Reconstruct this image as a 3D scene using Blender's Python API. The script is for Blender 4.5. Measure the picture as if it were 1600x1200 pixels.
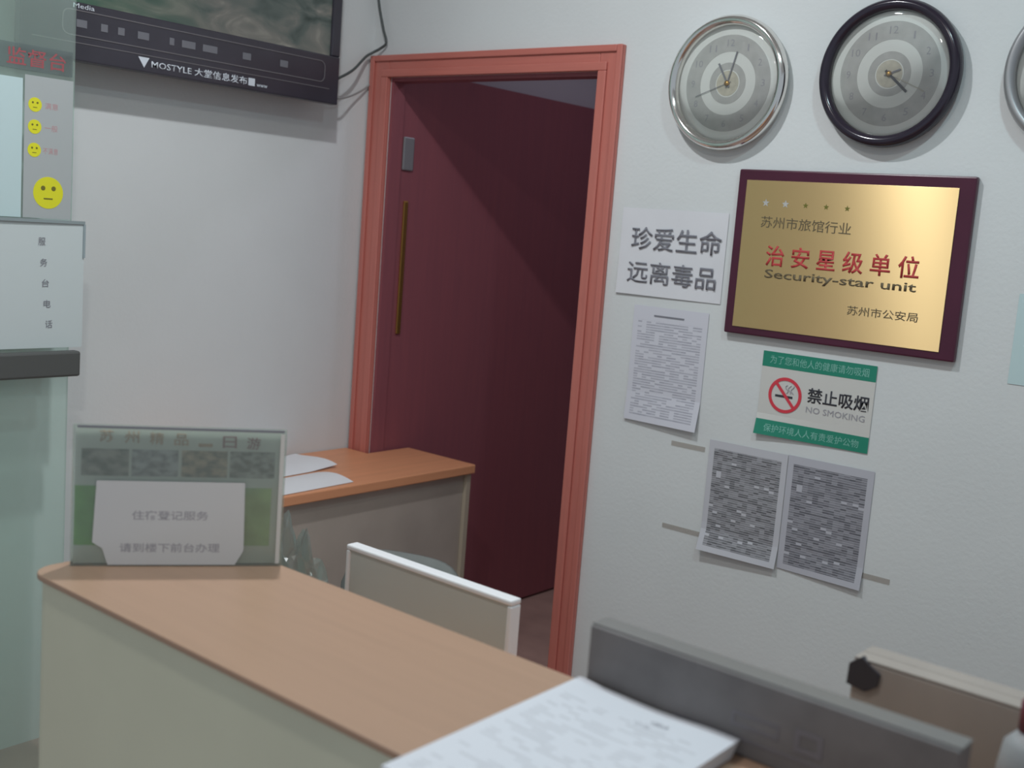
import bpy, bmesh, math, random
from mathutils import Vector, Matrix, Euler
random.seed(7)
S = bpy.context.scene
for o in list(bpy.data.objects): bpy.data.objects.remove(o)
COL = S.collection
PI = math.pi
R = math.radians

# ---------------------------------------------------------------- camera
H = 1.59
yw, pt, rl = R(39.209), R(7.963), R(4.424)
fw = Vector((-math.sin(yw)*math.cos(pt), math.cos(yw)*math.cos(pt), -math.sin(pt)))
rt0 = Vector((math.cos(yw), math.sin(yw), 0)); up0 = rt0.cross(fw)
rt = math.cos(rl)*rt0 + math.sin(rl)*up0
up = -math.sin(rl)*rt0 + math.cos(rl)*up0
cam_d = bpy.data.cameras.new('camera'); cam = bpy.data.objects.new('camera', cam_d); COL.objects.link(cam)
cam.matrix_world = Matrix(((rt.x, up.x, -fw.x, 0), (rt.y, up.y, -fw.y, 0), (rt.z, up.z, -fw.z, H), (0, 0, 0, 1)))
cam_d.sensor_width = 36; cam_d.lens = 1786.25/1600*36
cam_d.clip_start = 0.02
cam_d.dof.use_dof = True; cam_d.dof.focus_distance = 2.6; cam_d.dof.aperture_fstop = 4.0
S.camera = cam

# ---------------------------------------------------------------- world + exposure
W = bpy.data.worlds.new('world'); S.world = W; W.use_nodes = True
W.node_tree.nodes['Background'].inputs[0].default_value = (0.80, 0.90, 1.0, 1)
W.node_tree.nodes['Background'].inputs[1].default_value = 0.53
S.view_settings.view_transform = 'Standard'; S.view_settings.look = 'None'
S.view_settings.gamma = 1; S.view_settings.exposure = -0.22
S.view_settings.use_curve_mapping = False
CEIL = 3.05
def lamp(name, loc, power, size, color):
    d = bpy.data.lights.new(name, 'AREA'); d.shape = 'DISK'; d.size = size; d.energy = power; d.color = color
    o = bpy.data.objects.new(name, d); COL.objects.link(o); o.location = loc
    return o
LAMPS = [(-1.72, 1.45), (-1.0, 0.45), (-0.35, 1.55)]
lamp('downlight_glow', (LAMPS[0][0], LAMPS[0][1], CEIL-0.012), 27, 0.09, (0.93, 0.97, 1.0))
lamp('downlight_glow', (LAMPS[1][0], LAMPS[1][1], CEIL-0.012), 13, 0.12, (1.0, 0.97, 0.92))
lamp('downlight_glow', (LAMPS[2][0], LAMPS[2][1], CEIL-0.012), 13, 0.12, (0.70, 0.94, 1.0))

lamp('passage_fill_light', (-1.9, 3.7, 2.72), 4.0, 0.3, (0.86, 0.80, 1.0))  # added fill light to lift the dark passage; no real fixture behind it
# ---------------------------------------------------------------- materials
def nt(name):
    m = bpy.data.materials.new(name); m.use_nodes = True
    return m, m.node_tree, m.node_tree.nodes['Principled BSDF']
def mat(name, col, rough=0.6, metal=0.0, spec=0.5, noise=0.0, nscale=8.0, bump=0.0, bscale=60.0, **kw):
    m, t, b = nt(name)
    b.inputs['Base Color'].default_value = (*col, 1); b.inputs['Roughness'].default_value = rough
    b.inputs['Metallic'].default_value = metal; b.inputs['Specular IOR Level'].default_value = spec
    tc = t.nodes.new('ShaderNodeTexCoord')
    n = t.nodes.new('ShaderNodeTexNoise'); n.inputs['Scale'].default_value = nscale; n.inputs['Detail'].default_value = 5
    t.links.new(tc.outputs['Object'], n.inputs['Vector'])
    r = t.nodes.new('ShaderNodeValToRGB')
    e = r.color_ramp.elements
    e[0].position = 0.3; e[1].position = 0.7
    e[0].color = (*[c*(1-noise) for c in col], 1); e[1].color = (*[min(1, c*(1+noise)) for c in col], 1)
    t.links.new(n.outputs['Fac'], r.inputs['Fac']); t.links.new(r.outputs['Color'], b.inputs['Base Color'])
    if bump:
        n2 = t.nodes.new('ShaderNodeTexNoise'); n2.inputs['Scale'].default_value = bscale
        t.links.new(tc.outputs['Object'], n2.inputs['Vector'])
        bp = t.nodes.new('ShaderNodeBump'); bp.inputs['Strength'].default_value = bump; bp.inputs['Distance'].default_value = 0.002
        t.links.new(n2.outputs['Fac'], bp.inputs['Height']); t.links.new(bp.outputs['Normal'], b.inputs['Normal'])
    for k, v in kw.items(): b.inputs[k].default_value = v
    return m
def wood(name, c1, c2, rough=0.4, axis='X', scale=3.0, coat=0.0, stretch=18):
    m, t, b = nt(name)
    tc = t.nodes.new('ShaderNodeTexCoord'); mp = t.nodes.new('ShaderNodeMapping')
    sc = [stretch]*3; sc['XYZ'.index(axis)] = 1.0
    mp.inputs['Scale'].default_value = sc
    n = t.nodes.new('ShaderNodeTexNoise'); n.inputs['Scale'].default_value = scale; n.inputs['Detail'].default_value = 8
    n.inputs['Distortion'].default_value = 0.6
    r = t.nodes.new('ShaderNodeValToRGB'); e = r.color_ramp.elements
    e[0].position = 0.32; e[1].position = 0.68; e[0].color = (*c1, 1); e[1].color = (*c2, 1)
    t.links.new(tc.outputs['Object'], mp.inputs['Vector']); t.links.new(mp.outputs['Vector'], n.inputs['Vector'])
    t.links.new(n.outputs['Fac'], r.inputs['Fac']); t.links.new(r.outputs['Color'], b.inputs['Base Color'])
    b.inputs['Roughness'].default_value = rough; b.inputs['Coat Weight'].default_value = coat
    return m
def printed(name, paper, ink, rows, cols, top, dense, thr=0.42):
    """paper with rows of small print: pattern in generated coordinates (x right, y up)"""
    m, t, b = nt(name)
    N = t.nodes.new; L = t.links.new
    tc = N('ShaderNodeTexCoord'); sp = N('ShaderNodeSeparateXYZ'); L(tc.outputs['Generated'], sp.inputs[0])
    def M(op, a, bb, c=None):
        x = N('ShaderNodeMath'); x.operation = op
        for i, v in enumerate((a, bb, c)):
            if v is None: continue
            if isinstance(v, (int, float)): x.inputs[i].default_value = v
            else: L(v, x.inputs[i])
        return x.outputs[0]
    ny = M('MULTIPLY', sp.outputs[1], rows)
    line = M('GREATER_THAN', M('FRACT', ny, 0), thr)
    cell = N('ShaderNodeCombineXYZ'); L(M('FLOOR', M('MULTIPLY', sp.outputs[0], cols), 0), cell.inputs[0]); L(M('FLOOR', ny, 0), cell.inputs[1])
    wn = N('ShaderNodeTexWhiteNoise'); L(cell.outputs[0], wn.inputs['Vector'])
    on = M('LESS_THAN', wn.outputs['Value'], dense)
    inx = M('MULTIPLY', M('GREATER_THAN', sp.outputs[0], 0.07), M('LESS_THAN', sp.outputs[0], 0.93))
    iny = M('MULTIPLY', M('GREATER_THAN', sp.outputs[1], 0.05), M('LESS_THAN', sp.outputs[1], top))
    f = M('MULTIPLY', M('MULTIPLY', line, on), M('MULTIPLY', inx, iny))
    f = M('MULTIPLY', f, M('ADD', M('MULTIPLY', wn.outputs['Value'], 0.5), 0.55))
    mx = N('ShaderNodeMix'); mx.data_type = 'RGBA'
    mx.inputs['A'].default_value = (*paper, 1); mx.inputs['B'].default_value = (*ink, 1)
    L(f, mx.inputs['Factor']); L(mx.outputs['Result'], b.inputs['Base Color'])
    b.inputs['Roughness'].default_value = 0.7
    return m
def glassy(name, tint, diff, fac, rough=0.05, gloss=0.15):
    m = bpy.data.materials.new(name); m.use_nodes = True; t = m.node_tree; t.nodes.clear()
    N = t.nodes.new; L = t.links.new
    out = N('ShaderNodeOutputMaterial'); tr = N('ShaderNodeBsdfTransparent'); tr.inputs[0].default_value = (*tint, 1)
    df = N('ShaderNodeBsdfDiffuse'); df.inputs[0].default_value = (*diff, 1)
    gl = N('ShaderNodeBsdfGlossy'); gl.inputs['Roughness'].default_value = rough
    m1 = N('ShaderNodeMixShader'); m1.inputs[0].default_value = fac
    L(tr.outputs[0], m1.inputs[1]); L(df.outputs[0], m1.inputs[2])
    fr = N('ShaderNodeFresnel'); fr.inputs['IOR'].default_value = 1.45
    m2 = N('ShaderNodeMixShader'); 
    mu = N('ShaderNodeMath'); mu.operation = 'MULTIPLY'; mu.inputs[1].default_value = gloss/0.15
    L(fr.outputs[0], mu.inputs[0]); L(mu.outputs[0], m2.inputs[0]); L(m1.outputs[0], m2.inputs[1]); L(gl.outputs[0], m2.inputs[2])
    L(m2.outputs[0], out.inputs[0])
    return m

M_wall = mat('wall_paint', (0.66, 0.68, 0.68), 0.75, noise=0.03, nscale=2.5, bump=0.25, bscale=90)
M_ceil = mat('ceiling_paint', (0.75, 0.76, 0.76), 0.8)
M_floor = mat('reddish_floor_tile', (0.42, 0.27, 0.23), 0.5, noise=0.15, nscale=5)
M_casing = wood('red_varnished_casing', (0.50, 0.155, 0.125), (0.55, 0.17, 0.135), 0.38, 'Z', 4, 0.3)
M_casing_h = wood('red_varnished_casing_head', (0.50, 0.155, 0.125), (0.55, 0.17, 0.135), 0.38, 'X', 4, 0.3)
M_panel = wood('dark_red_panel', (0.25, 0.078, 0.095), (0.28, 0.084, 0.10), 0.45, 'Z', 3, 0.0)
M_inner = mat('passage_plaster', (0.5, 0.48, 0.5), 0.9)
M_brass = mat('brass', (0.62, 0.36, 0.10), 0.35, 1.0)
M_steelgrey = mat('grey_metal', (0.36, 0.36, 0.37), 0.4, 0.6)
M_counter = wood('orange_counter_laminate', (0.375, 0.24, 0.165), (0.40, 0.255, 0.175), 0.38, 'X', 2.5, 0.0)
M_cpanel = mat('counter_front_laminate', (0.64, 0.65, 0.50), 0.6, noise=0.05, nscale=3)
M_desk = wood('orange_desk_laminate', (0.66, 0.29, 0.15), (0.72, 0.32, 0.165), 0.4, 'Y', 2.5)
M_deskside = mat('brown_desk_panel', (0.42, 0.36, 0.31), 0.6, noise=0.1, nscale=4)
M_deskedge = mat('brown_desk_edge', (0.46, 0.39, 0.30), 0.55)
M_white = mat('white_plastic', (0.78, 0.78, 0.80), 0.4)
M_black = mat('black_plastic', (0.045, 0.042, 0.052), 0.35)
M_tvblack = mat('tv_black_bezel', (0.040, 0.036, 0.048), 0.28, noise=0.1)
M_dark = mat('dark_grey_plastic', (0.50, 0.51, 0.48), 0.5)
M_chrome = mat('chrome', (0.80, 0.78, 0.75), 0.12, 1.0)
M_blackgloss = mat('dark_lacquered_rim', (0.02, 0.014, 0.025), 0.15, 0.0, Coat_Weight=1.0) if False else mat('dark_lacquered_rim', (0.022, 0.016, 0.028), 0.16)
M_dial = mat('silver_dial', (0.80, 0.81, 0.78), 0.5)
M_dialgrey = mat('dial_grey_band', (0.47, 0.465, 0.45), 0.55, noise=0.08, nscale=40)
M_dialbeige = mat('dial_beige_centre', (0.56, 0.52, 0.42), 0.5, noise=0.15, nscale=60)
M_ink = mat('black_ink', (0.035, 0.035, 0.045), 0.7)
M_inkgrey = mat('grey_ink', (0.20, 0.20, 0.23), 0.7)
M_inkpale = mat('faded_ink', (0.34, 0.33, 0.36), 0.7)
M_red = mat('red_print', (0.66, 0.045, 0.07), 0.5)
M_redfade = mat('faded_red_print', (0.48, 0.26, 0.27), 0.6)
M_redbox = mat('dull_red_print', (0.15, 0.03, 0.05), 0.6)
M_paper = mat('white_paper', (0.70, 0.70, 0.73), 0.75, noise=0.03, nscale=6)
M_book = printed('register_page', (0.60, 0.62, 0.67), (0.46, 0.47, 0.51), 40, 14, 0.86, 0.42)
M_notice = printed('notice_print', (0.62, 0.62, 0.68), (0.36, 0.36, 0.42), 46, 16, 0.88, 0.75)
M_table1 = printed('register_table_print', (0.54, 0.54, 0.58), (0.12, 0.12, 0.13), 52, 16, 0.93, 0.97, 0.16)
M_table2 = printed('register_table_print_right', (0.48, 0.48, 0.53), (0.12, 0.12, 0.14), 50, 15, 0.93, 0.97, 0.16)
M_maroon = mat('maroon_lacquer', (0.070, 0.010, 0.030), 0.3, noise=0.15, nscale=5)
M_green = mat('sign_green', (0.015, 0.23, 0.15), 0.5)
M_bandtext = mat('pale_green_print', (0.22, 0.50, 0.42), 0.6)
M_signwhite = mat('sign_white', (0.62, 0.61, 0.58), 0.55)
M_yellow = mat('yellow_smiley', (0.72, 0.70, 0.02), 0.6)
M_olive = mat('olive_ink', (0.16, 0.15, 0.02), 0.7)
M_strip = mat('grey_poster_strip', (0.40, 0.43, 0.43), 0.6)
M_frost = mat('pale_teal_sheet', (0.52, 0.66, 0.67), 0.6)
M_ledge = mat('dark_grey_ledge', (0.085, 0.088, 0.085), 0.6)
M_pglass = glassy('teal_tinted_glass', (0.90, 0.98, 0.95), (0.74, 0.84, 0.78), 0.13, 0.05, 0.045)
M_clear = glassy('clear_cover_glass', (0.97, 0.98, 0.97), (0.7, 0.7, 0.7), 0.05, 0.03, 0.3)
M_acryl = glassy('hazy_acrylic', (0.92, 0.95, 0.93), (0.75, 0.80, 0.74), 0.12, 0.08)
M_tape = glassy('sticky_tape', (0.97, 0.95, 0.93), (0.6, 0.57, 0.55), 0.2, 0.3, 0.05)
M_bag = glassy('crumpled_plastic', (0.85, 0.88, 0.86), (0.42, 0.47, 0.44), 0.30, 0.25, 0.12)
M_card = mat('cardboard', (0.36, 0.31, 0.275), 0.8, noise=0.12, nscale=6)
M_cardtop = mat('cardboard_flap', (0.34, 0.30, 0.27), 0.8, noise=0.08, nscale=6)
M_boxdark = mat('dark_carton', (0.15, 0.14, 0.14), 0.6, noise=0.18, nscale=14)
M_boxtop = mat('dark_carton_top', (0.17, 0.165, 0.16), 0.5)
M_boxprint = mat('carton_print', (0.16, 0.15, 0.165), 0.5)
M_boxpurple = mat('carton_purple_print', (0.10, 0.085, 0.16), 0.5)
M_chair = mat('grey_chair_fabric', (0.20, 0.21, 0.20), 0.8, noise=0.1)
M_leaf = mat('sign_leaf_green', (0.24, 0.60, 0.14), 0.6, noise=0.2, nscale=30)
M_leaf2 = mat('sign_pale_green', (0.50, 0.70, 0.34), 0.6, noise=0.2, nscale=30)
M_orange = mat('orange_print', (0.72, 0.50, 0.36), 0.6)
M_cable = mat('dark_cable', (0.07, 0.08, 0.08), 0.5)
M_cablew = mat('grey_cable', (0.30, 0.30, 0.30), 0.5)
M_tvtext = mat('white_logo_print', (0.62, 0.66, 0.72), 0.5)
M_tvline = mat('grey_trim_line', (0.13, 0.12, 0.13), 0.4)
M_tvbtn = mat('dim_button_print', (0.15, 0.15, 0.17), 0.5)

def brushed():
    m, t, b = nt('brushed_gold_plate')
    b.inputs['Base Color'].default_value = (0.80, 0.58, 0.28, 1); b.inputs['Metallic'].default_value = 0.8
    b.inputs['Roughness'].default_value = 0.40
    b.inputs['Anisotropic'].default_value = 0.95
    b.inputs['Anisotropic Rotation'].default_value = 0.25
    tg = t.nodes.new('ShaderNodeTangent'); tg.direction_type = 'RADIAL'; tg.axis = 'Z'
    # brushing runs sideways: tangent is taken along local X
    cx = t.nodes.new('ShaderNodeCombineXYZ'); cx.inputs[0].default_value = 1
    vt = t.nodes.new('ShaderNodeVectorTransform'); vt.vector_type = 'VECTOR'; vt.convert_from = 'OBJECT'; vt.convert_to = 'WORLD'
    t.links.new(cx.outputs[0], vt.inputs[0]); t.links.new(vt.outputs[0], b.inputs['Tangent'])
    t.nodes.remove(tg)
    return m
M_gold = brushed()

def screen_mat():
    m, t, b = nt('tv_picture')
    N = t.nodes.new; L = t.links.new
    tc = N('ShaderNodeTexCoord'); n = N('ShaderNodeTexNoise'); n.inputs['Scale'].default_value = 5.5; n.inputs['Detail'].default_value = 6
    n.inputs['Distortion'].default_value = 1.2
    L(tc.outputs['Generated'], n.inputs['Vector'])
    r = N('ShaderNodeValToRGB'); cr = r.color_ramp; e = cr.elements
    e[0].position = 0.30; e[0].color = (0.010, 0.020, 0.016, 1)
    e[1].position = 0.80; e[1].color = (0.22, 0.22, 0.19, 1)
    a = cr.elements.new(0.46); a.color = (0.045, 0.060, 0.055, 1)
    a = cr.elements.new(0.62); a.color = (0.10, 0.10, 0.09, 1)
    L(n.outputs['Fac'], r.inputs['Fac'])
    n2 = N('ShaderNodeTexNoise'); n2.inputs['Scale'].default_value = 3.0
    L(tc.outputs['Generated'], n2.inputs['Vector'])
    sp = N('ShaderNodeSeparateXYZ'); L(tc.outputs['Generated'], sp.inputs[0])
    g = N('ShaderNodeMapRange'); g.inputs['From Min'].default_value = 0.55; g.inputs['From Max'].default_value = 0.1
    L(sp.outputs[0], g.inputs['Value'])
    mu = N('ShaderNodeMath'); mu.operation = 'MULTIPLY'; L(g.outputs[0], mu.inputs[0]); L(n2.outputs['Fac'], mu.inputs[1])
    mx = N('ShaderNodeMix'); mx.data_type = 'RGBA'; L(mu.outputs[0], mx.inputs['Factor'])
    L(r.outputs['Color'], mx.inputs['A']); mx.inputs['B'].default_value = (0.015, 0.11, 0.05, 1)
    b.inputs['Base Color'].default_value = (0.02, 0.02, 0.02, 1); b.inputs['Roughness'].default_value = 0.3
    L(mx.outputs['Result'], b.inputs['Emission Color']); b.inputs['Emission Strength'].default_value = 1.0
    return m
M_screen = screen_mat()

# ---------------------------------------------------------------- helpers
def mesh_from(bm, name):
    bmesh.ops.recalc_face_normals(bm, faces=bm.faces)
    me = bpy.data.meshes.new(name); bm.to_mesh(me); bm.free(); return me
def obj(name, bm, m, parent=None, bevel=0, smooth=False, seg=2):
    me = mesh_from(bm, name) if isinstance(bm, bmesh.types.BMesh) else bm
    o = bpy.data.objects.new(name, me); COL.objects.link(o)
    for x in (m if isinstance(m, (list, tuple)) else [m]): me.materials.append(x)
    if parent: o.parent = parent
    if smooth:
        for p in me.polygons: p.use_smooth = True
    if bevel:
        b = o.modifiers.new('bevel', 'BEVEL'); b.width = bevel; b.segments = seg; b.limit_method = 'ANGLE'
    return o
def box(bm, x0, x1, y0, y1, z0, z1):
    v = [bm.verts.new(p) for p in ((x0,y0,z0),(x1,y0,z0),(x1,y1,z0),(x0,y1,z0),(x0,y0,z1),(x1,y0,z1),(x1,y1,z1),(x0,y1,z1))]
    for f in ((0,3,2,1),(4,5,6,7),(0,1,5,4),(1,2,6,5),(2,3,7,6),(3,0,4,7)): bm.faces.new([v[i] for i in f])
    return bm
def bx(*a): return box(bmesh.new(), *a)
def prism(pts, z0, z1):
    bm = bmesh.new(); lo = [bm.verts.new((x, y, z0)) for x, y in pts]; hi = [bm.verts.new((x, y, z1)) for x, y in pts]
    n = len(pts); bm.faces.new(lo[::-1]); bm.faces.new(hi)
    for i in range(n): bm.faces.new((lo[i], lo[(i+1) % n], hi[(i+1) % n], hi[i]))
    return bm
def lathe(prof, n=96, cx=0, cy=0):
    """prof: (radius, height) around local Z"""
    bm = bmesh.new(); rings = []
    for r, z in prof:
        if r < 1e-6: rings.append([bm.verts.new((cx, cy, z))])
        else: rings.append([bm.verts.new((cx+r*math.cos(2*PI*k/n), cy+r*math.sin(2*PI*k/n), z)) for k in range(n)])
    for a, b in zip(rings, rings[1:]):
        for k in range(n):
            k2 = (k+1) % n
            if len(a) == 1 and len(b) > 1: bm.faces.new((a[0], b[k], b[k2]))
            elif len(b) == 1 and len(a) > 1: bm.faces.new((a[k], a[k2], b[0]))
            elif len(a) > 1: bm.faces.new((a[k], a[k2], b[k2], b[k]))
    return bm
def annulus(r0, r1, z, cx=0, cy=0, n=96, th=0.0006):
    if r0 < 1e-6: return lathe([(0, z), (r1, z), (r1, z+th), (0, z+th)], n, cx, cy)
    return lathe([(r0, z), (r1, z), (r1, z+th), (r0, z+th), (r0, z)], n, cx, cy)
def tube(pts, r, n=10):
    bm = bmesh.new(); pts = [Vector(p) for p in pts]; rings = []
    for i, p in enumerate(pts):
        d = (pts[min(i+1, len(pts)-1)] - pts[max(i-1, 0)]).normalized()
        a = d.cross(Vector((0, 0, 1)) if abs(d.z) < 0.9 else Vector((1, 0, 0))).normalized(); b = d.cross(a)
        rings.append([bm.verts.new(p + r*(math.cos(2*PI*k/n)*a + math.sin(2*PI*k/n)*b)) for k in range(n)])
    for a, b in zip(rings, rings[1:]):
        for k in range(n): bm.faces.new((a[k], a[(k+1) % n], b[(k+1) % n], b[k]))
    bm.faces.new(rings[0]); bm.faces.new(rings[-1][::-1])
    return bm
def spline(P, n=10):
    P = [Vector(p) for p in P]; Q = [P[0]]+P+[P[-1]]; out = []
    for i in range(1, len(Q)-2):
        for k in range(n):
            t = k/n; a, b, c, d = Q[i-1], Q[i], Q[i+1], Q[i+2]
            out.append(0.5*((2*b)+(c-a)*t+(2*a-5*b+4*c-d)*t*t+(3*b-a-3*c+d)*t**3))
    return out+[P[-1]]
def root(name, label, cat, loc=(0,0,0), rot=(0,0,0), group=None):
    o = bpy.data.objects.new(name, None); o.empty_display_size = 0.05; COL.objects.link(o)
    o.location = loc; o.rotation_euler = rot; o['label'] = label; o['category'] = cat
    if group: o['group'] = group
    return o
def tag(o, label, cat, group=None):
    o['label'] = label; o['category'] = cat
    if group: o['group'] = group
    return o
def struct(o): o['kind'] = 'structure'; return o
def text(name, body, x0, x1, y0, y1, z, m, parent, th=0.0004, slant=0.0, bold=0.0):
    """flat lettering fitted into a box on the parent's local XY plane; slant = drop in y per unit x"""
    c = bpy.data.curves.new(name, 'FONT'); c.body = body; c.extrude = 0.0; c.resolution_u = 2
    c.offset = bold
    o = bpy.data.objects.new(name, c); COL.objects.link(o)
    bpy.context.view_layer.update()
    me = bpy.data.meshes.new_from_object(o.evaluated_get(bpy.context.evaluated_depsgraph_get()))
    bpy.data.objects.remove(o); me.name = name
    xs = [v.co.x for v in me.vertices]; ys = [v.co.y for v in me.vertices]
    if not xs: return None
    ax, bx_, ay, by = min(xs), max(xs), min(ys), max(ys)
    for v in me.vertices:
        x = x0+(v.co.x-ax)/(bx_-ax)*(x1-x0); y = y0+(v.co.y-ay)/(by-ay)*(y1-y0) + slant*(x-x0)
        v.co = (x, y, z)
    me.materials.clear()
    o = bpy.data.objects.new(name, me); COL.objects.link(o); me.materials.append(m); o.parent = parent
    if th:
        s = o.modifiers.new('solid', 'SOLIDIFY'); s.thickness = th; s.offset = 1
    return o
def sheet(w, h, fz, nx=16, ny=16, th=0.0006, x0=0, y0=0, cut=None):
    """curled paper: grid with z = fz(u,v), given a thickness"""
    bm = bmesh.new(); top = []
    for zz in (th, 0):
        g = [[bm.verts.new((x0+w*i/nx, y0+h*j/ny, fz(i/nx, j/ny)+zz)) for i in range(nx+1)] for j in range(ny+1)]
        top.append(g)
        for j in range(ny):
            for i in range(nx):
                q = (g[j][i], g[j][i+1], g[j+1][i+1], g[j+1][i])
                bm.faces.new(q if zz else q[::-1])
    a, b = top
    edge = [(0, i) for i in range(nx)] + [(j, nx) for j in range(ny)] + [(ny, i) for i in range(nx, 0, -1)] + [(j, 0) for j in range(ny, 0, -1)]
    for k in range(len(edge)):
        p, q = edge[k], edge[(k+1) % len(edge)]
        bm.faces.new((a[p[0]][p[1]], b[p[0]][p[1]], b[q[0]][q[1]], a[q[0]][q[1]]))
    return bm

D = 2.786            # door wall plane
XL = -3.0            # left wall plane
OL, OR, OT = -2.903, -2.026, 2.049   # door opening
DW = (R(90), 0, 0)           # things on the door wall: local x right, y up, z out of the wall
LW = (R(90), 0, R(90))       # things on the left wall

# ---------------------------------------------------------------- setting
struct(obj('floor', bx(-3.1, 1.7, -1.6, 4.5, -0.05, 0), M_floor))
struct(obj('ceiling', bx(-3.1, 1.7, -0.6, D+0.12, CEIL, CEIL+0.05), M_ceil))
struct(obj('wall_left', bx(XL-0.12, XL, -1.2, D+0.06, 0, CEIL), M_wall))
bm = bmesh.new()
box(bm, XL, OL, D, D+0.06, 0, CEIL); box(bm, OL, OR, D, D+0.06, OT, CEIL); box(bm, OR, 1.7, D, D+0.06, 0, CEIL)
struct(obj('wall_back', bm, M_wall))
# passage beyond the doorway
struct(obj('wall_passage_left', bx(OL-0.16, OL-0.03, D+0.06, 4.5, 0, 2.75), M_inner))
struct(obj('wall_passage_end', bx(OL-0.16, -0.9, 4.5, 4.6, 0, 2.75), M_inner))
struct(obj('wall_passage_right', bx(-1.0, -0.9, D+0.06, 4.5, 0, 2.75), M_inner))
struct(obj('ceiling_passage', bx(OL-0.16, -0.9, D+0.06, 4.6, 2.75, 2.8), M_inner))
# door casing: two uprights and a head, with a stepped moulding, and the jamb lining
dc = root('door_2', 'orange-red varnished wooden door casing around the dark doorway', 'door frame', (0, 0, 0)); dc['kind'] = 'structure'
x0, x1, zt = -2.992, -1.945, 2.122
def upright(a, b, inner_left):
    bm = bmesh.new()
    box(bm, a, b, D-0.014, D, 0, zt)
    if inner_left: box(bm, b-0.03, b, D-0.022, D-0.014, 0, OT)
    else: box(bm, a, a+0.03, D-0.022, D-0.014, 0, OT)
    box(bm, *((a, a+0.02) if inner_left else (b-0.02, b)), D-0.022, D-0.014, 0, zt)
    return bm
obj('casing_side', upright(x0, OL, True), M_casing, dc, 0.003)
obj('casing_side', upright(OR, x1, False), M_casing, dc, 0.003)
bm = bmesh.new(); box(bm, OL, OR, D-0.0138, D, OT, zt-0.0002); box(bm, OL-0.03, OR+0.03, D-0.022, D-0.0138, OT, OT+0.025); box(bm, x0+0.02, x1-0.02, D-0.0218, D-0.0138, zt-0.02, zt-0.0002)
obj('casing_head', bm, M_casing_h, dc, 0.003)
bm = bmesh.new(); box(bm, OL-0.0005, OL+0.012, D+0.001, D+0.058, 0, OT-0.012); box(bm, OR-0.012, OR, D+0.001, D+0.058, 0, OT-0.012); box(bm, OL, OR, D+0.001, D+0.058, OT-0.012, OT)
obj('jamb_lining', bm, M_panel, dc)
# dark red door panel opened flat along the passage's left side
dr = root('door_1', 'dark red wooden door standing along the left side of the passage', 'door', (0, 0, 0)); dr['kind'] = 'structure'
obj('door_panel', bx(OL-0.028, OL+0.004, D+0.063, 4.45, 0.01, 2.09), M_panel, dr, 0.002)
obj('door_edge_strip', bx(OL+0.004, OL+0.012, 2.872, 2.892, 1.17, 1.64), M_brass, dr, 0.003)
obj('lock_plate', bx(OL+0.004, OL+0.012, 2.853, 2.905, 1.745, 1.86), M_steelgrey, dr, 0.004)

# ---------------------------------------------------------------- ceiling lamps
for i, (lx, ly) in enumerate(LAMPS):
    lb = ['round ceiling downlight nearest the doorway corner', 'round ceiling downlight above the front of the counter', 'round ceiling downlight near the wall clocks'][i]
    t = root('ceiling_light', lb, 'ceiling light', (lx, ly, CEIL), (0, 0, 0), 'ceiling downlights')
    obj('trim_ring', lathe([(0.062, -0.0005), (0.085, -0.0005), (0.082, -0.014), (0.066, -0.016), (0.062, -0.0005)], 48), M_white, t, smooth=True)

# ---------------------------------------------------------------- television on the left wall
tv = root('television', 'large black flat television hung on the left wall beside the doorway', 'television', (XL, 1.47, 1.925), LW)
# local x = along the wall, y = up, z = out of wall
TWD, THT = 1.06, 0.66
obj('back_shell', bx(0.06, TWD-0.06, 0.05, THT-0.05, 0.03, 0.085), M_black, tv, 0.01)
obj('wall_bracket', bx(0.35, 0.70, 0.2, 0.45, 0.002, 0.03), M_steelgrey, tv)
bm = bmesh.new()
box(bm, 0, TWD, 0, 0.150, 0.085, 0.120); box(bm, 0, TWD, THT-0.04, THT, 0.085, 0.120)
box(bm, 0, 0.05, 0.150, THT-0.04, 0.085, 0.120); box(bm, TWD-0.036, TWD, 0.150, THT-0.04, 0.085, 0.120)
obj('bezel', bm, M_tvblack, tv, 0.004)
obj('screen', bx(0.05, TWD-0.036, 0.150, THT-0.04, 0.095, 0.110), M_screen, tv)
def rrect_outline(x0, x1, y0, y1, r, w, z0, z1):
    def ring(i):
        P = []
        for cx, cy, a0 in ((x1-r, y1-r, 0), (x0+r, y1-r, 90), (x0+r, y0+r, 180), (x1-r, y0+r, 270)):
            for k in range(7):
                a = R(a0+15*k); P.append((cx+(r-i)*math.cos(a), cy+(r-i)*math.sin(a)))
        return P
    A, B = ring(0), ring(w); bm = bmesh.new(); n = len(A)
    va = [bm.verts.new((*p, z1)) for p in A]; vb = [bm.verts.new((*p, z1)) for p in B]
    ca = [bm.verts.new((*p, z0)) for p in A]; cb = [bm.verts.new((*p, z0)) for p in B]
    for i in range(n):
        j = (i+1) % n
        bm.faces.new((va[i], va[j], vb[j], vb[i])); bm.faces.new((ca[i], ca[j], va[j], va[i])); bm.faces.new((cb[i], vb[i], vb[j], cb[j])); bm.faces.new((ca[i], cb[i], cb[j], ca[j]))
    return bm
obj('control_panel_trim', rrect_outline(0.11, 1.0, 0.063, 0.130, 0.02, 0.003, 0.120, 0.1215), M_tvline, tv)
for x, w in ((0.15, 0.03), (0.22, 0.02), (0.27, 0.02), (0.33, 0.035), (0.43, 0.015), (0.47, 0.045), (0.54, 0.05), (0.68, 0.03), (0.82, 0.03)):
    obj('button', bx(x, x+w, 0.086, 0.106, 0.120, 0.1215), M_tvbtn, tv, 0.003)
obj('lower_trim_line', bx(0.03, TWD-0.04, 0.045, 0.0475, 0.120, 0.1212), M_tvline, tv)
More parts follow.
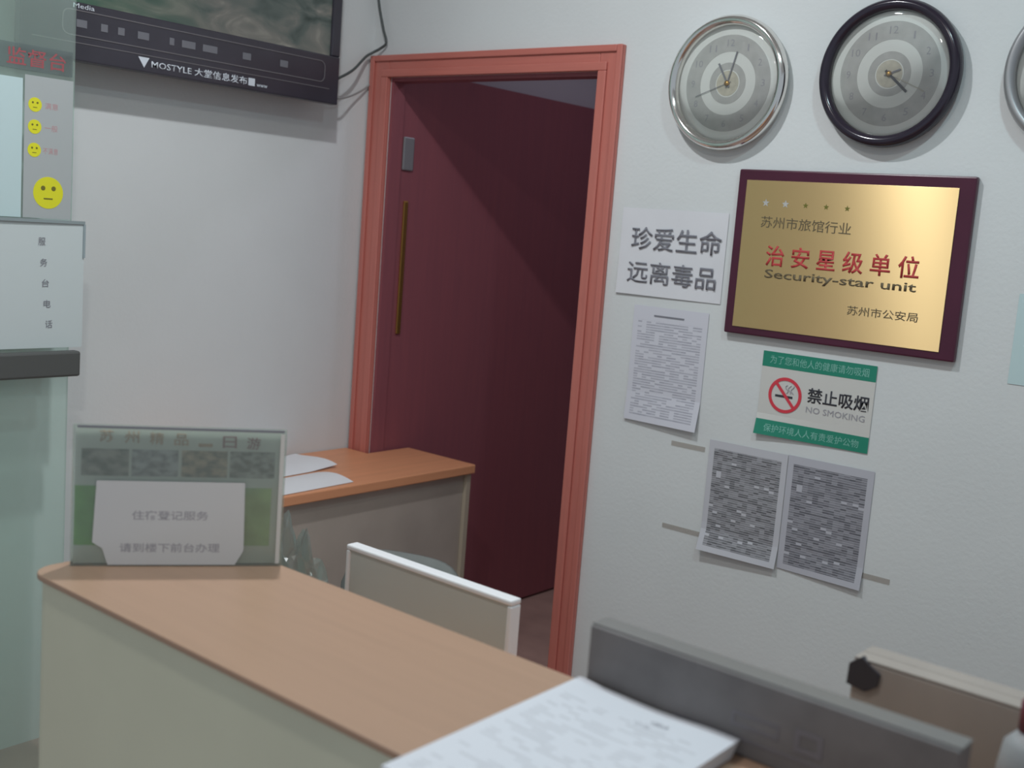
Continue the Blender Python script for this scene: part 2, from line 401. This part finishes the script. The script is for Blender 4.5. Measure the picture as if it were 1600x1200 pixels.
text('upper_lettering', 'Media', 0.14, 0.20, 0.134, 0.146, 0.121, M_tvtext, tv)
text('lettering', 'MOSTYLE 大堂信息发布', 0.375, 0.70, 0.014, 0.037, 0.121, M_tvtext, tv, bold=0.012)
bm = bmesh.new(); vs = [bm.verts.new(p) for p in ((0.333, 0.040, 0.1212), (0.368, 0.040, 0.1212), (0.352, 0.012, 0.1212))]; bm.faces.new(vs)
obj('logo_mark', bm, M_tvtext, tv)
obj('logo_square', bx(0.705, 0.728, 0.014, 0.036, 0.120, 0.1212), M_tvtext, tv)
text('web_lettering', 'www', 0.735, 0.775, 0.014, 0.022, 0.121, M_tvtext, tv)

# cables
c = obj('power_cable', tube(spline([(-2.99, D-0.012, 2.42), (-2.975, D-0.015, 2.31), (-2.945, D-0.015, 2.215), (-2.925, D-0.015, 2.165), (-2.945, D-0.02, 2.145), (-2.97, D-0.035, 2.128), (-2.975, D-0.06, 2.11), (-2.94, D-0.15, 2.05), (-2.925, 2.535, 2.0)]), 0.0045), M_cable, smooth=True)
tag(c, 'thin dark cable hanging over the door casing corner to the television', 'cable')
c = obj('signal_cable', tube(spline([(-2.991, D-0.012, 2.03), (-2.985, D-0.05, 2.005), (-2.965, D-0.12, 1.975), (-2.935, 2.59, 1.955), (-2.93, 2.535, 1.95)]), 0.003), M_cablew, smooth=True)
tag(c, 'thin grey cable low behind the right edge of the television', 'cable')

# ---------------------------------------------------------------- clocks
def clock(label, cx, cz, rimmat, hands, r=0.177):
    t = root('wall_clock', label, 'clock', (cx, D, cz), DW, 'round wall clocks')
    w = 0.024 if rimmat is M_blackgloss else 0.022
    obj('rim', lathe([(r-0.03, 0.0), (r-0.012, 0.004), (r, 0.018), (r, 0.030), (r-0.005, 0.041), (r-0.013, 0.046), (r-w, 0.041), (r-w-0.004, 0.033), (r-w-0.004, 0.012), (r-0.03, 0.0)], 128), rimmat, t, smooth=True)
    rd = r-w-0.004
    obj('dial', lathe([(0, 0.016), (rd, 0.016), (rd, 0.020), (0, 0.020)], 96), M_dial, t)
    obj('numeral_band', annulus(0.55*rd, 0.84*rd, 0.020), M_dialgrey, t)
    obj('inner_band', annulus(0.24*rd, 0.36*rd, 0.020), M_dialgrey, t)
    obj('centre_disc', annulus(0, 0.22*rd, 0.020), M_dialbeige, t)
    for k in range(12):
        a = PI/2-2*PI*k/12; px, py = 0.70*rd*math.cos(a), 0.70*rd*math.sin(a); s = 0.009
        n = str(k or 12); wx = s*(0.25 if n == '1' else 0.6*len(n))
        text('numeral', n, px-wx, px+wx, py-s, py+s, 0.0207, M_inkpale, t, th=0.0002)
    for nm, ang, ln, wd, m in hands:
        a = R(ang); bm = bx(-0.012, ln, -wd, wd, 0.0225, 0.0235)
        bmesh.ops.rotate(bm, cent=(0, 0, 0), matrix=Matrix.Rotation(a, 3, 'Z'), verts=bm.verts)
        obj(nm, bm, m, t)
    obj('hub', lathe([(0, 0.021), (0.007, 0.021), (0.007, 0.026), (0, 0.027)], 24), M_brass, t, smooth=True)
    # domed cover glass
    prof = [(rd*math.sin(a), 0.030+0.010*math.cos(a)) for a in [PI/2*i/14 for i in range(15)]]
    obj('cover_glass', lathe([(0, 0.040)]+prof[1:], 96), M_clear, t, smooth=True)
    return t
clock('round wall clock with a chrome rim and silver dial, left of the dark-rimmed one', -1.594, 2.005, M_chrome,
      [('hour_hand', 120, 0.06, 0.0025, M_inkgrey), ('minute_hand', 75, 0.085, 0.0018, M_inkgrey), ('second_hand', 200, 0.1, 0.0007, M_inkgrey)])
clock('round wall clock with a dark purple-black rim above the gold plaque', -1.150, 2.020, M_blackgloss,
      [('hour_hand', 318, 0.065, 0.003, M_ink), ('minute_hand', 20, 0.03, 0.0018, M_inkgrey), ('second_hand', 335, 0.10, 0.0009, M_dialbeige)])
clock('round wall clock with a steel rim cut off by the right edge of the photo', -0.700, 2.018, M_steelgrey,
      [('hour_hand', 60, 0.06, 0.0025, M_ink), ('minute_hand', 140, 0.09, 0.0018, M_ink), ('second_hand', 250, 0.1, 0.0007, M_inkgrey)])

# ---------------------------------------------------------------- gold plaque
M_platered = mat('plaque_red_print', (0.52, 0.05, 0.05), 0.6)
pq = root('award_plaque', 'gold plaque with red Chinese lettering on a maroon board below the dark-rimmed clock', 'plaque', (-1.53, D, 1.343), DW)
PW, PH = 0.622, 0.438
obj('backing_board', bx(0, PW, 0, PH, 0.0, 0.020), M_maroon, pq, 0.004)
gp = obj('gold_plate', bx(0.026, PW-0.037, 0.020, PH-0.028, 0.020, 0.0225), M_gold, pq, 0.0008)
def star(cx, cy, r, z):
    bm = bmesh.new(); vs = [bm.verts.new((cx+(r if k % 2 == 0 else r*0.42)*math.sin(k*PI/5), cy+(r if k % 2 == 0 else r*0.42)*math.cos(k*PI/5), z)) for k in range(10)]
    bm.faces.new(vs); return bm
for k in range(5):
    obj('star', star(0.088+0.0565*k, 0.352-0.001*k, 0.011 if k < 2 else 0.008, 0.0229), M_dialgrey if k < 2 else M_olive, pq)
M_goldink = mat('engraved_dark_print', (0.13, 0.10, 0.055), 0.6)
text('top_lettering', '苏州市旅馆行业', 0.080, 0.330, 0.288, 0.318, 0.0228, M_goldink, pq, slant=-0.02)
text('red_lettering', '治 安 星 级 单 位', 0.104, 0.514, 0.188, 0.243, 0.0229, M_platered, pq, bold=0.014)
text('english_lettering', 'Security-star unit', 0.106, 0.512, 0.150, 0.180, 0.0228, M_goldink, pq, bold=0.012)
text('lower_lettering', '苏州市公安局', 0.345, 0.525, 0.085, 0.108, 0.0228, M_goldink, pq)

# ---------------------------------------------------------------- papers on the door wall
def flatw(a=0.001, b=0.0): return lambda u, v: a + b*abs(math.sin(3*u+2*v))
p = root('wall_notice', 'white landscape notice with eight large black Chinese characters beside the door casing', 'notice', (-1.905, D, 1.415), DW)
obj('paper', sheet(0.347, 0.247, lambda u, v: 0.002+0.004*(1-v)**3*(1-u)), M_paper, p)
text('lettering', '珍爱生命', 0.040, 0.335, 0.130, 0.196, 0.0062, M_inkgrey, p, slant=0.0, bold=0.004)
text('lettering', '远离毒品', 0.036, 0.328, 0.035, 0.098, 0.0066, M_inkgrey, p, slant=0.0, bold=0.004)
p = root('wall_notice', 'grey portrait sheet of small print taped below the eight-character notice', 'notice', (-1.836, D, 1.052), DW)
obj('paper', sheet(0.247, 0.334, lambda u, v: 0.002+0.016*max(0, 0.25-v)*4*(0.3+0.7*u)), M_notice, p)
obj('heading_line', bx(0.07, 0.17, 0.306, 0.311, 0.0028, 0.0034), M_inkgrey, p)
p = root('wall_notice', 'left of two dense grey printed sheets low on the wall, bottom edge curling', 'notice', (-1.546, D, 0.728), DW)
obj('paper', sheet(0.237, 0.312, lambda u, v: 0.002+0.02*max(0, 0.2-v)*5*(1-0.4*u)), M_table1, p)
p = root('wall_notice', 'right of two dense grey printed sheets, under the no smoking sign', 'notice', (-1.307, D, 0.732), DW)
obj('paper', sheet(0.236, 0.309, lambda u, v: 0.002+0.010*max(0, 0.2-v)*5*u), M_table2, p)
p = obj('blank_sheet', sheet(0.30, 0.21, lambda u, v: 0.001), M_frost); p.location = (-0.785, D, 1.31); p.rotation_euler = DW
tag(p, 'pale bluish sheet cut off by the right edge of the photo beside the plaque', 'paper')
for x, z, w, lb in ((-1.674, 0.758, 0.13, 'strip of old tape left of the two dense printed sheets'), (-1.075, 0.764, 0.075, 'strip of old tape right of the two dense printed sheets'), (-1.67, 1.000, 0.11, 'strip of old tape above the left dense printed sheet')):
    o = obj('tape_strip', bx(0, w, 0, 0.014, 0.0003, 0.0012), M_tape); o.location = (x, D, z); o.rotation_euler = DW
    tag(o, lb, 'tape', 'tape strips on the wall')

# no smoking sign
ns = root('no_smoking_sign', 'white and green no smoking sign with a red ring below the plaque', 'sign', (-1.412, D, 1.083), DW)
NW, NH = 0.315, 0.224
obj('board', sheet(NW, NH, lambda u, v: 0.002+0.012*max(0, 0.25-v)*4*(1-u)**2), M_signwhite, ns)
def curved(x0, x1, y0, y1, dz): 
    return sheet(x1-x0, y1-y0, lambda u, v: dz+0.002+0.012*max(0, 0.25-(y0+(y1-y0)*v)/NH)*4*(1-(x0+(x1-x0)*u)/NW)**2, 12, 8, 0.0003, x0, y0)
obj('green_band', curved(0, NW, NH-0.041, NH, 0.0007), M_green, ns)
obj('green_band', curved(0, NW, 0, 0.041, 0.0007), M_green, ns)
text('band_lettering', '为了您和他人的健康请勿吸烟', 0.022, 0.296, NH-0.031, NH-0.009, 0.0034, M_bandtext, ns, th=0.0002)
tl = text('band_lettering', '保护环境人人有责爱护公物', 0.026, 0.290, 0.010, 0.031, 0.0, M_bandtext, ns, th=0.0002)
for v in tl.data.vertices:
    v.co.z = 0.0034+0.012*max(0, 0.25-v.co.y/NH)*4*(1-v.co.x/NW)**2
cxs, cys, rs = 0.0745, 0.113, 0.0475
obj('red_ring', annulus(rs-0.0085, rs, 0.0034, cxs, cys), M_red, ns)
bm = bx(-rs+0.004, rs-0.004, -0.004, 0.004, 0.0036, 0.0042)
bmesh.ops.rotate(bm, cent=(0, 0, 0), matrix=Matrix.Rotation(R(-48), 3, 'Z'), verts=bm.verts); bmesh.ops.translate(bm, vec=(cxs, cys, 0), verts=bm.verts)
obj('red_slash', bm, M_red, ns)
obj('cigarette', bx(cxs-0.028, cxs+0.022, cys-0.0065, cys-0.0005, 0.0032, 0.0035), M_ink, ns)
bm = bmesh.new()
for k in range(3):
    pts = [Vector((cxs+0.004+0.008*k+0.004*math.sin(i*0.8+k), cys+0.006+0.0027*i, 0.0036)) for i in range(9)]
    b2 = tube(pts, 0.0010, 6); me = bpy.data.meshes.new('t'); b2.to_mesh(me); b2.free(); bm.from_mesh(me); bpy.data.meshes.remove(me)
obj('smoke_mark', bm, M_inkpale, ns)
text('lettering', '禁止吸烟', 0.138, 0.304, 0.104, 0.144, 0.0034, M_ink, ns, th=0.0002, bold=0.016)
text('small_lettering', 'NO SMOKING', 0.138, 0.298, 0.078, 0.094, 0.0034, M_inkpale, ns, th=0.0002)

# ---------------------------------------------------------------- glass partition at the left with its posters
XG = -2.80
gpn = root('glass_partition', 'tall pale teal glass partition at the left edge, before the left wall', 'partition', (XG, 0.3, 0))
obj('glass_sheet', bx(-0.004, 0.004, 0, 1.272, 0, 2.95), M_pglass, gpn)
PO = (XG+0.004, 1.30, 0)
ps = root('rating_poster', 'grey strip poster with four yellow faces on the teal glass', 'poster', (XG+0.004, 1.44, 1.512), LW)
obj('film', bx(0, 0.128, 0, 0.350, 0.0005, 0.0012), M_strip, ps)
def face(cx, cy, r, nm='face_disc'):
    d = obj(nm, annulus(0, r, 0.0012, cx, cy, 40), M_yellow, ps)
    for s in (-1, 1): obj('eye', annulus(0, r*0.15, 0.0018, cx+s*r*0.35, cy+r*0.28, 16, 0.0004), M_olive, d)
    bm = bmesh.new(); box(bm, cx-r*0.3, cx+r*0.3, cy-r*0.42, cy-r*0.33, 0.0018, 0.0022); obj('mouth', bm, M_olive, d)
for cy in (0.280, 0.226, 0.169): face(0.027, cy, 0.0175)
face(0.066, 0.065, 0.040)
text('red_lettering', '满意', 0.053, 0.088, 0.272, 0.288, 0.0014, M_redfade, ps, th=0)
text('red_lettering', '一般', 0.053, 0.088, 0.218, 0.234, 0.0014, M_redfade, ps, th=0)
text('red_lettering', '不满意', 0.050, 0.090, 0.161, 0.177, 0.0014, M_redfade, ps, th=0)
hd = root('heading_strip', 'pale strip with faded red characters above the yellow-face poster', 'sign', (XG+0.004, 1.375, 1.872), LW)
obj('film', bx(0, 0.190, 0, 0.062, 0.0005, 0.0012), glassy('thin_film', (0.85, 0.88, 0.88), (0.45, 0.5, 0.5), 0.15), hd)
text('lettering', '监督台', 0.018, 0.172, 0.010, 0.052, 0.0014, mat('dark_red_print', (0.33, 0.08, 0.09), 0.6), hd, th=0, bold=0.01)
sh = root('side_sheet', 'pale teal sheet on the glass left of the yellow-face poster', 'poster', (XG+0.004, 1.20, 1.512), LW)
obj('paper', bx(0, 0.235, 0, 0.340, 0.0004, 0.0010), M_frost, sh)
ls = root('notice_sheet', 'white sheet with a vertical row of five small characters above the dark ledge', 'notice', (XG+0.004, 1.18, 1.180), LW)
obj('paper', sheet(0.425, 0.326, lambda u, v: 0.002+0.004*u*u), mat('bluish_sheet', (0.56, 0.62, 0.62), 0.7), ls)
obj('top_edge_strip', bx(0, 0.425, 0.322, 0.330, 0.007, 0.010), mat('grey_edge', (0.26, 0.31, 0.32), 0.6), ls)
obj('side_edge_strip', bx(0.421, 0.427, 0.235, 0.322, 0.007, 0.010), mat('grey_edge', (0.30, 0.36, 0.38), 0.6), ls)
for k, chh in enumerate('服务台电话'):
    x = 0.300+0.0057*k; y = 0.264-0.053*k
    text('character', chh, x, x+0.019, y, y+0.020, 0.0062, M_inkgrey, ls, th=0.0)
lg = obj('wall_ledge', bx(XG+0.0042, XG+0.035, 1.0, 1.59, 1.105, 1.172), M_ledge, bevel=0.006)
tag(lg, 'dark grey ledge box on the glass partition under the white sheet', 'ledge')

# ---------------------------------------------------------------- reception counter
ct = root('reception_counter', 'orange wood-topped reception counter with a pale olive front panel', 'counter', (-1.515, 0.795, 0))
r0 = 0.04; L2, DP = 2.6, 0.301
pts = [(L2, 0), (L2, DP), (0, DP)] + [(r0-r0*math.cos(R(a)), r0-r0*math.sin(R(a))) for a in range(0, 91, 10)]
obj('worktop', prism(pts[::-1], 1.041, 1.05), M_counter, ct, 0.002)
r1 = 0.035; px0, py0 = 0.008, 0.006
pts = [(L2-0.02, py0), (L2-0.02, DP-0.03), (px0, DP-0.03)] + [(px0+r1-r1*math.cos(R(a)), py0+r1-r1*math.sin(R(a))) for a in range(0, 91, 15)]
obj('front_body', prism(pts[::-1], 0.0, 1.041), M_cpanel, ct)
ws = obj('staff_worktop', bx(0, 2.6, 0, 0.54, 0.70, 0.73), M_desk)
ws.location = (-1.515, 1.105, 0)
tag(ws, 'low wooden staff worktop behind the reception counter', 'worktop')
for x in (0, 1.25, 2.57): obj('support_panel', bx(x, x+0.03, 0.02, 0.52, 0, 0.70), M_deskside, ws)

# ---------------------------------------------------------------- acrylic sign on the counter
sg = root('counter_sign', 'A4 acrylic stand with a tour leaflet covered by a white printed slip, on the counter', 'sign stand', (-1.496, 0.851, 1.0505), (R(90), 0, R(53.78)))
SW, SH = 0.301, 0.209
obj('leaflet', bx(0.004, SW-0.006, 0.003, SH-0.003, -0.0005, 0.0003), mat('leaflet_paper', (0.86, 0.88, 0.82), 0.7), sg)
obj('acrylic_cover', bx(0.0, SW, 0.0, SH, 0.0032, 0.0052), M_acryl, sg)
obj('top_edge', bx(0.006, SW-0.004, SH-0.004, SH-0.0005, 0.0052, 0.0064), M_inkgrey, sg)
obj('side_edge', bx(SW-0.009, SW-0.003, 0.004, SH-0.006, 0.0052, 0.006), M_signwhite, sg)
bm = bmesh.new(); box(bm, 0.0, SW, 0.0, SH, -0.0045, -0.0025); box(bm, 0.0, SW, 0.0, 0.003, -0.06, -0.0045)
obj('acrylic_back', bm, M_acryl, sg)
tt = '苏州精品一日游'
for k, chh in enumerate(tt):
    x = 0.036+0.0345*k; s = 0.020
    text('title_character', chh, x, x+s, 0.184-0.001*k, (0.202 if chh != '一' else 0.189)-0.001*k, 0.0008, M_redfade if k > 4 else M_orange, sg, th=0.0004, bold=0.01)
def photo_mat(i):
    cs = [((0.20, 0.23, 0.20), (0.55, 0.52, 0.48)), ((0.26, 0.27, 0.27), (0.66, 0.66, 0.68)), ((0.22, 0.22, 0.18), (0.70, 0.56, 0.42)), ((0.20, 0.21, 0.18), (0.58, 0.59, 0.56))][i]
    m, t, b = nt('leaflet_photo')
    n = t.nodes.new('ShaderNodeTexNoise'); n.inputs['Scale'].default_value = 3.2+i*0.7; n.inputs['Detail'].default_value = 4
    tc = t.nodes.new('ShaderNodeTexCoord'); t.links.new(tc.outputs['Generated'], n.inputs['Vector'])
    r = t.nodes.new('ShaderNodeValToRGB'); e = r.color_ramp.elements; e[0].position = 0.38; e[1].position = 0.62
    e[0].color = (*cs[0], 1); e[1].color = (*cs[1], 1)
    t.links.new(n.outputs['Fac'], r.inputs['Fac']); t.links.new(r.outputs['Color'], b.inputs['Base Color'])
    b.inputs['Roughness'].default_value = 0.6
    return m
for i, x in enumerate((0.012, 0.081, 0.151, 0.220)):
    obj('photograph', bx(x, x+0.065, 0.134, 0.174, 0.0004, 0.0009), photo_mat(i), sg)
obj('green_panel', bx(0.004, 0.040, 0.030, 0.119, 0.0004, 0.0009), M_leaf, sg)
obj('green_panel', bx(0.238, 0.282, 0.030, 0.119, 0.0004, 0.0009), M_leaf2, sg)
pts = [(0.034, 0.128), (0.030, 0.036), (0.044, 0.027), (0.052, 0.002), (0.233, 0.002), (0.245, 0.024), (0.243, 0.128)]
obj('white_slip', prism(pts, 0.0060, 0.0066), mat('slip_paper', (0.60, 0.60, 0.60), 0.7), sg)
text('slip_lettering', '住宿登记服务', 0.084, 0.192, 0.070, 0.084, 0.0067, M_inkpale, sg, th=0, bold=0.01)
text('slip_lettering', '请到楼下前台办理', 0.068, 0.210, 0.021, 0.035, 0.0067, M_inkpale, sg, th=0, bold=0.01)

# ---------------------------------------------------------------- register book on the counter
bk = root('register_book', 'thick white register of printed pages lying open on the counter edge', 'book', (-0.722, 0.733, 1.0505), (0, 0, R(0.5)))
BW, BH = 0.209, 0.322
def curl(u, v): return 0.019 + 0.004*math.exp(-((u-0.0)/0.12)**2)*(0.4+0.6*v) - 0.012*max(0, u-0.75)*2*(1-v) + 0.001*math.sin(9*u)
bm = sheet(BW, BH, curl, 24, 24, 0.0008); obj('top_page', bm, M_book, bk, smooth=False)
for k in range(6):
    z = 0.0158-0.003*k; dx = 0.0016*k
    obj('page_block', sheet(BW-0.001, BH-0.0015*k, lambda u, v, z=z, k=k: max(0.0002, z-0.0005*k + (curl(u, v)-0.019)*(1-k/6)), 12, 12, 0.0026, -dx*0.4, 0), mat('page_edges', (0.66, 0.67, 0.69), 0.8), bk)
text('scribble', '小儿', 0.108, 0.128, 0.270, 0.276, 0.0212, M_inkgrey, bk, th=0)
text('scribble', 'dhl', 0.122, 0.142, 0.283, 0.289, 0.0212, M_inkgrey, bk, th=0)

# ---------------------------------------------------------------- dark box along the rear of the counter
db = root('dark_box', 'long dark printed carton standing on the rear edge of the counter', 'box', (-0.7205, 1.062, 1.0505))
obj('carton', bx(0, 0.425, 0, 0.034, 0, 0.086), M_boxdark, db, 0.002)
obj('lid', bx(-0.0006, 0.4256, 0.004, 0.0346, 0.0855, 0.0885), M_boxtop, db, 0.001)
obj('rounded_icon', rrect_outline(0.165, 0.235, 0.036, 0.056, 0.008, 0.0025, -0.0008, 0).copy() if False else bx(0.135, 0.185, 0.045, 0.060, -0.0006, 0.0), M_boxpurple, db)
obj('printed_patch', bx(0.060, 0.105, 0.050, 0.068, -0.0006, 0.0), M_redbox, db)
obj('printed_patch', bx(0.075, 0.115, 0.058, 0.076, -0.0009, 0.0), M_boxpurple, db)
def outline_xz(x0, x1, z0, z1, w):
    bm = bmesh.new()
    box(bm, x0, x1, -0.0007, 0, z0, z0+w); box(bm, x0, x1, -0.0007, 0, z1-w, z1); box(bm, x0, x0+w, -0.0007, 0, z0+w, z1-w); box(bm, x1-w, x1, -0.0007, 0, z0+w, z1-w)
    return bm
obj('printed_frame', outline_xz(0.19, 0.245, 0.032, 0.048, 0.003), M_boxprint, db)
obj('printed_icon', outline_xz(0.263, 0.293, 0.028, 0.052, 0.005), M_boxprint, db)
obj('printed_stripe', bx(0.12, 0.36, -0.0006, 0, 0.018, 0.021), M_boxprint, db)

# ---------------------------------------------------------------- cardboard box on the staff worktop
cb = root('cardboard_box', 'brown cardboard box with a dark torn corner behind the dark carton', 'box', (-0.508, 1.325, 0.7305))
CW, CD, CH = 0.40, 0.055, 0.365
obj('carton', bx(0, CW, 0, CD, 0, CH), M_card, cb, 0.003)
bm = bmesh.new(); box(bm, 0.001, CW-0.001, 0.0, CD*0.49, CH, CH+0.003); box(bm, 0.001, CW-0.001, CD*0.51, CD, CH, CH+0.003)
obj('flap', bm, M_cardtop, cb, 0.001)
pts = [(-0.004, 0.0), (0.020, -0.004), (0.034, 0.006), (0.036, 0.022), (0.022, 0.030), (0.012, 0.038), (-0.003, 0.026)]
bm = bmesh.new(); 
for k, (a, b_) in enumerate(pts): pass
lo = [bm.verts.new((a, -0.004, CH-0.032+b_)) for a, b_ in pts]; hi = [bm.verts.new((a, 0.004, CH-0.032+b_)) for a, b_ in pts]
bm.faces.new(lo); bm.faces.new(hi[::-1])
for i in range(len(pts)): bm.faces.new((lo[i], lo[(i+1) % 7], hi[(i+1) % 7], hi[i]))
obj('torn_corner', bm, M_black, cb)
# slim red-capped item at the very right edge
bt = root('red_capped_bottle', 'white bottle with a red cap at the right edge before the cardboard box', 'bottle', (-0.274, 1.235, 0.7655))
obj('body', lathe([(0, -0.035), (0.030, -0.035), (0.032, 0.01), (0.032, 0.30), (0.028, 0.33), (0.014, 0.345), (0, 0.345)], 32), mat('grey_plastic', (0.30, 0.31, 0.32), 0.5), bt, smooth=True)
obj('cap', lathe([(0, 0.345), (0.016, 0.345), (0.016, 0.375), (0.013, 0.38), (0, 0.38)], 32), M_redbox, bt, smooth=True)

# ---------------------------------------------------------------- monitor
mn = root('computer_monitor', 'flat computer monitor with a white rim seen from behind the counter', 'monitor', (-1.292, 1.385, 0.7305))
MW = 0.20
bm = bmesh.new()
z0, z1 = 0.012, 0.262; hw = 0.196
box(bm, -hw, hw, 0, 0.026, z1-0.010, z1); box(bm, -hw, hw, 0, 0.026, z0, z0+0.010)
box(bm, -hw, -hw+0.009, 0, 0.026, z0+0.010, z1-0.010); box(bm, hw-0.009, hw, 0, 0.026, z0+0.010, z1-0.010)
obj('rim', bm, M_white, mn, 0.003)
obj('back_panel', bx(-hw+0.009, hw-0.009, 0.004, 0.020, z0+0.010, z1-0.010), M_dark, mn)
obj('screen', bx(-hw+0.009, hw-0.009, 0.020, 0.024, z0+0.010, z1-0.010), M_black, mn)
obj('stand_neck', bx(-0.035, 0.035, -0.018, 0.003, 0.01, 0.14), M_dark, mn, 0.004)
obj('stand_foot', bx(-0.11, 0.11, -0.07, 0.10, 0.0, 0.012), M_dark, mn, 0.004)

# crumpled plastic bag left of the monitor
bm = bmesh.new(); bmesh.ops.create_icosphere(bm, subdivisions=4, radius=1)
from mathutils import noise
for v in bm.verts:
    p = v.co.copy(); n = noise.noise(p*2.3)*0.30 + noise.noise(p*6)*0.12
    s = 1+n; z = p.z
    v.co = Vector((p.x*0.070*s*(1-0.25*z), p.y*0.055*s*(1-0.25*z), max(0, (z+0.85)*0.145*s)))
o = obj('plastic_bag', bm, M_bag, smooth=False); o.location = (-1.56, 1.32, 0.7305)
tag(o, 'crumpled grey translucent plastic bag left of the computer monitor', 'bag')

# office chair behind the monitor
ch = root('office_chair', 'grey office chair with a rounded backrest behind the monitor', 'chair', (-2.17, 2.02, 0))
def slab(w, h, t_, cx, cz, bulge):
    bm = bmesh.new(); nx, ny = 16, 12; g = {}
    for s in (0, 1):
        for j in range(ny+1):
            for i in range(nx+1):
                u, v = i/nx*2-1, j/ny*2-1
                k = (1-(abs(u)**4))**0.25 if abs(u) < 1 else 0; vv = v*max(0.35, k)
                g[s, i, j] = (u*w/2, vv*h/2, (t_/2)*(1 if s else -1)*(1-0.6*max(abs(u), abs(v))**6) + bulge*u*u)
    V = {k: bm.verts.new(p) for k, p in g.items()}
    for s in (0, 1):
        for j in range(ny):
            for i in range(nx): bm.faces.new((V[s, i, j], V[s, i+1, j], V[s, i+1, j+1], V[s, i, j+1]))
    for i in range(nx):
        for j in (0, ny): bm.faces.new((V[0, i, j], V[0, i+1, j], V[1, i+1, j], V[1, i, j]))
    for j in range(ny):
        for i in (0, nx): bm.faces.new((V[0, i, j], V[0, i, j+1], V[1, i, j+1], V[1, i, j]))
    return bm
bk_ = obj('backrest', slab(0.36, 0.32, 0.05, 0, 0, 0.03), M_chair, ch, smooth=True); bk_.location = (0.03, 0.20, 0.50); bk_.rotation_euler = (R(84), 0, R(20))
st = obj('seat', slab(0.44, 0.42, 0.07, 0, 0, 0.01), M_chair, ch, smooth=True); st.location = (0, 0, 0.40)
obj('gas_column', lathe([(0, 0.08), (0.025, 0.08), (0.025, 0.37), (0, 0.37)], 20), M_black, ch, smooth=True)
obj('back_support', tube([(0, 0.02, 0.36), (0, 0.17, 0.37), (0.01, 0.235, 0.44), (0.02, 0.235, 0.50)], 0.014), M_black, ch, smooth=True)
for k in range(5):
    a = 2*PI*k/5+0.3; ex, ey = 0.27*math.cos(a), 0.27*math.sin(a)
    lgx = obj('base_leg', tube([(0.02*math.cos(a), 0.02*math.sin(a), 0.095), (ex, ey, 0.062)], 0.014, 8), M_black, ch, smooth=True)
    obj('caster', lathe([(0, 0.0), (0.020, 0.002), (0.026, 0.025), (0.020, 0.048), (0, 0.05)], 16, ex, ey), M_black, lgx, smooth=True)

# ---------------------------------------------------------------- desk along the left wall
dk = root('office_desk', 'orange-brown wooden desk against the left wall reaching into the doorway', 'desk', (0, 0, 0))
xr = -2.553; ya, yb = 1.84, 2.965
pts = [(XL+0.003, ya), (xr, ya), (xr, yb), (OL+0.018, yb), (OL+0.018, D-0.026), (XL+0.003, D-0.026)]
obj('desktop', prism(pts, 0.718, 0.75), M_desk, dk, 0.004)
obj('side_panel', bx(xr-0.045, xr-0.027, ya+0.03, yb-0.03, 0.08, 0.718), M_deskside, dk)
obj('end_panel', bx(OL+0.03, xr-0.012, yb-0.028, yb-0.008, 0.0, 0.718), M_deskedge, dk)
obj('end_panel', bx(XL+0.02, xr-0.012, ya+0.01, ya+0.03, 0.0, 0.718), M_deskside, dk)
# papers on the desk
pp = obj('loose_papers', sheet(0.20, 0.30, lambda u, v: 0.001+0.030*u**2*(1-u)*4*0.5+0.022*max(0, v-0.6), 16, 16), M_white)
pp.location = (-2.945, 2.20, 0.7505); pp.rotation_euler = (0, 0, R(4)); tag(pp, 'curled white sheet lying nearest the left wall on the desk', 'paper', 'loose papers on the desk')
pp = obj('loose_papers', sheet(0.16, 0.32, lambda u, v: 0.001+0.012*math.sin(PI*u)*v, 16, 16), M_white)
pp.location = (-2.725, 2.09, 0.7505); pp.rotation_euler = (0, 0, R(3)); tag(pp, 'white sheet lying toward the front edge of the desk', 'paper', 'loose papers on the desk')
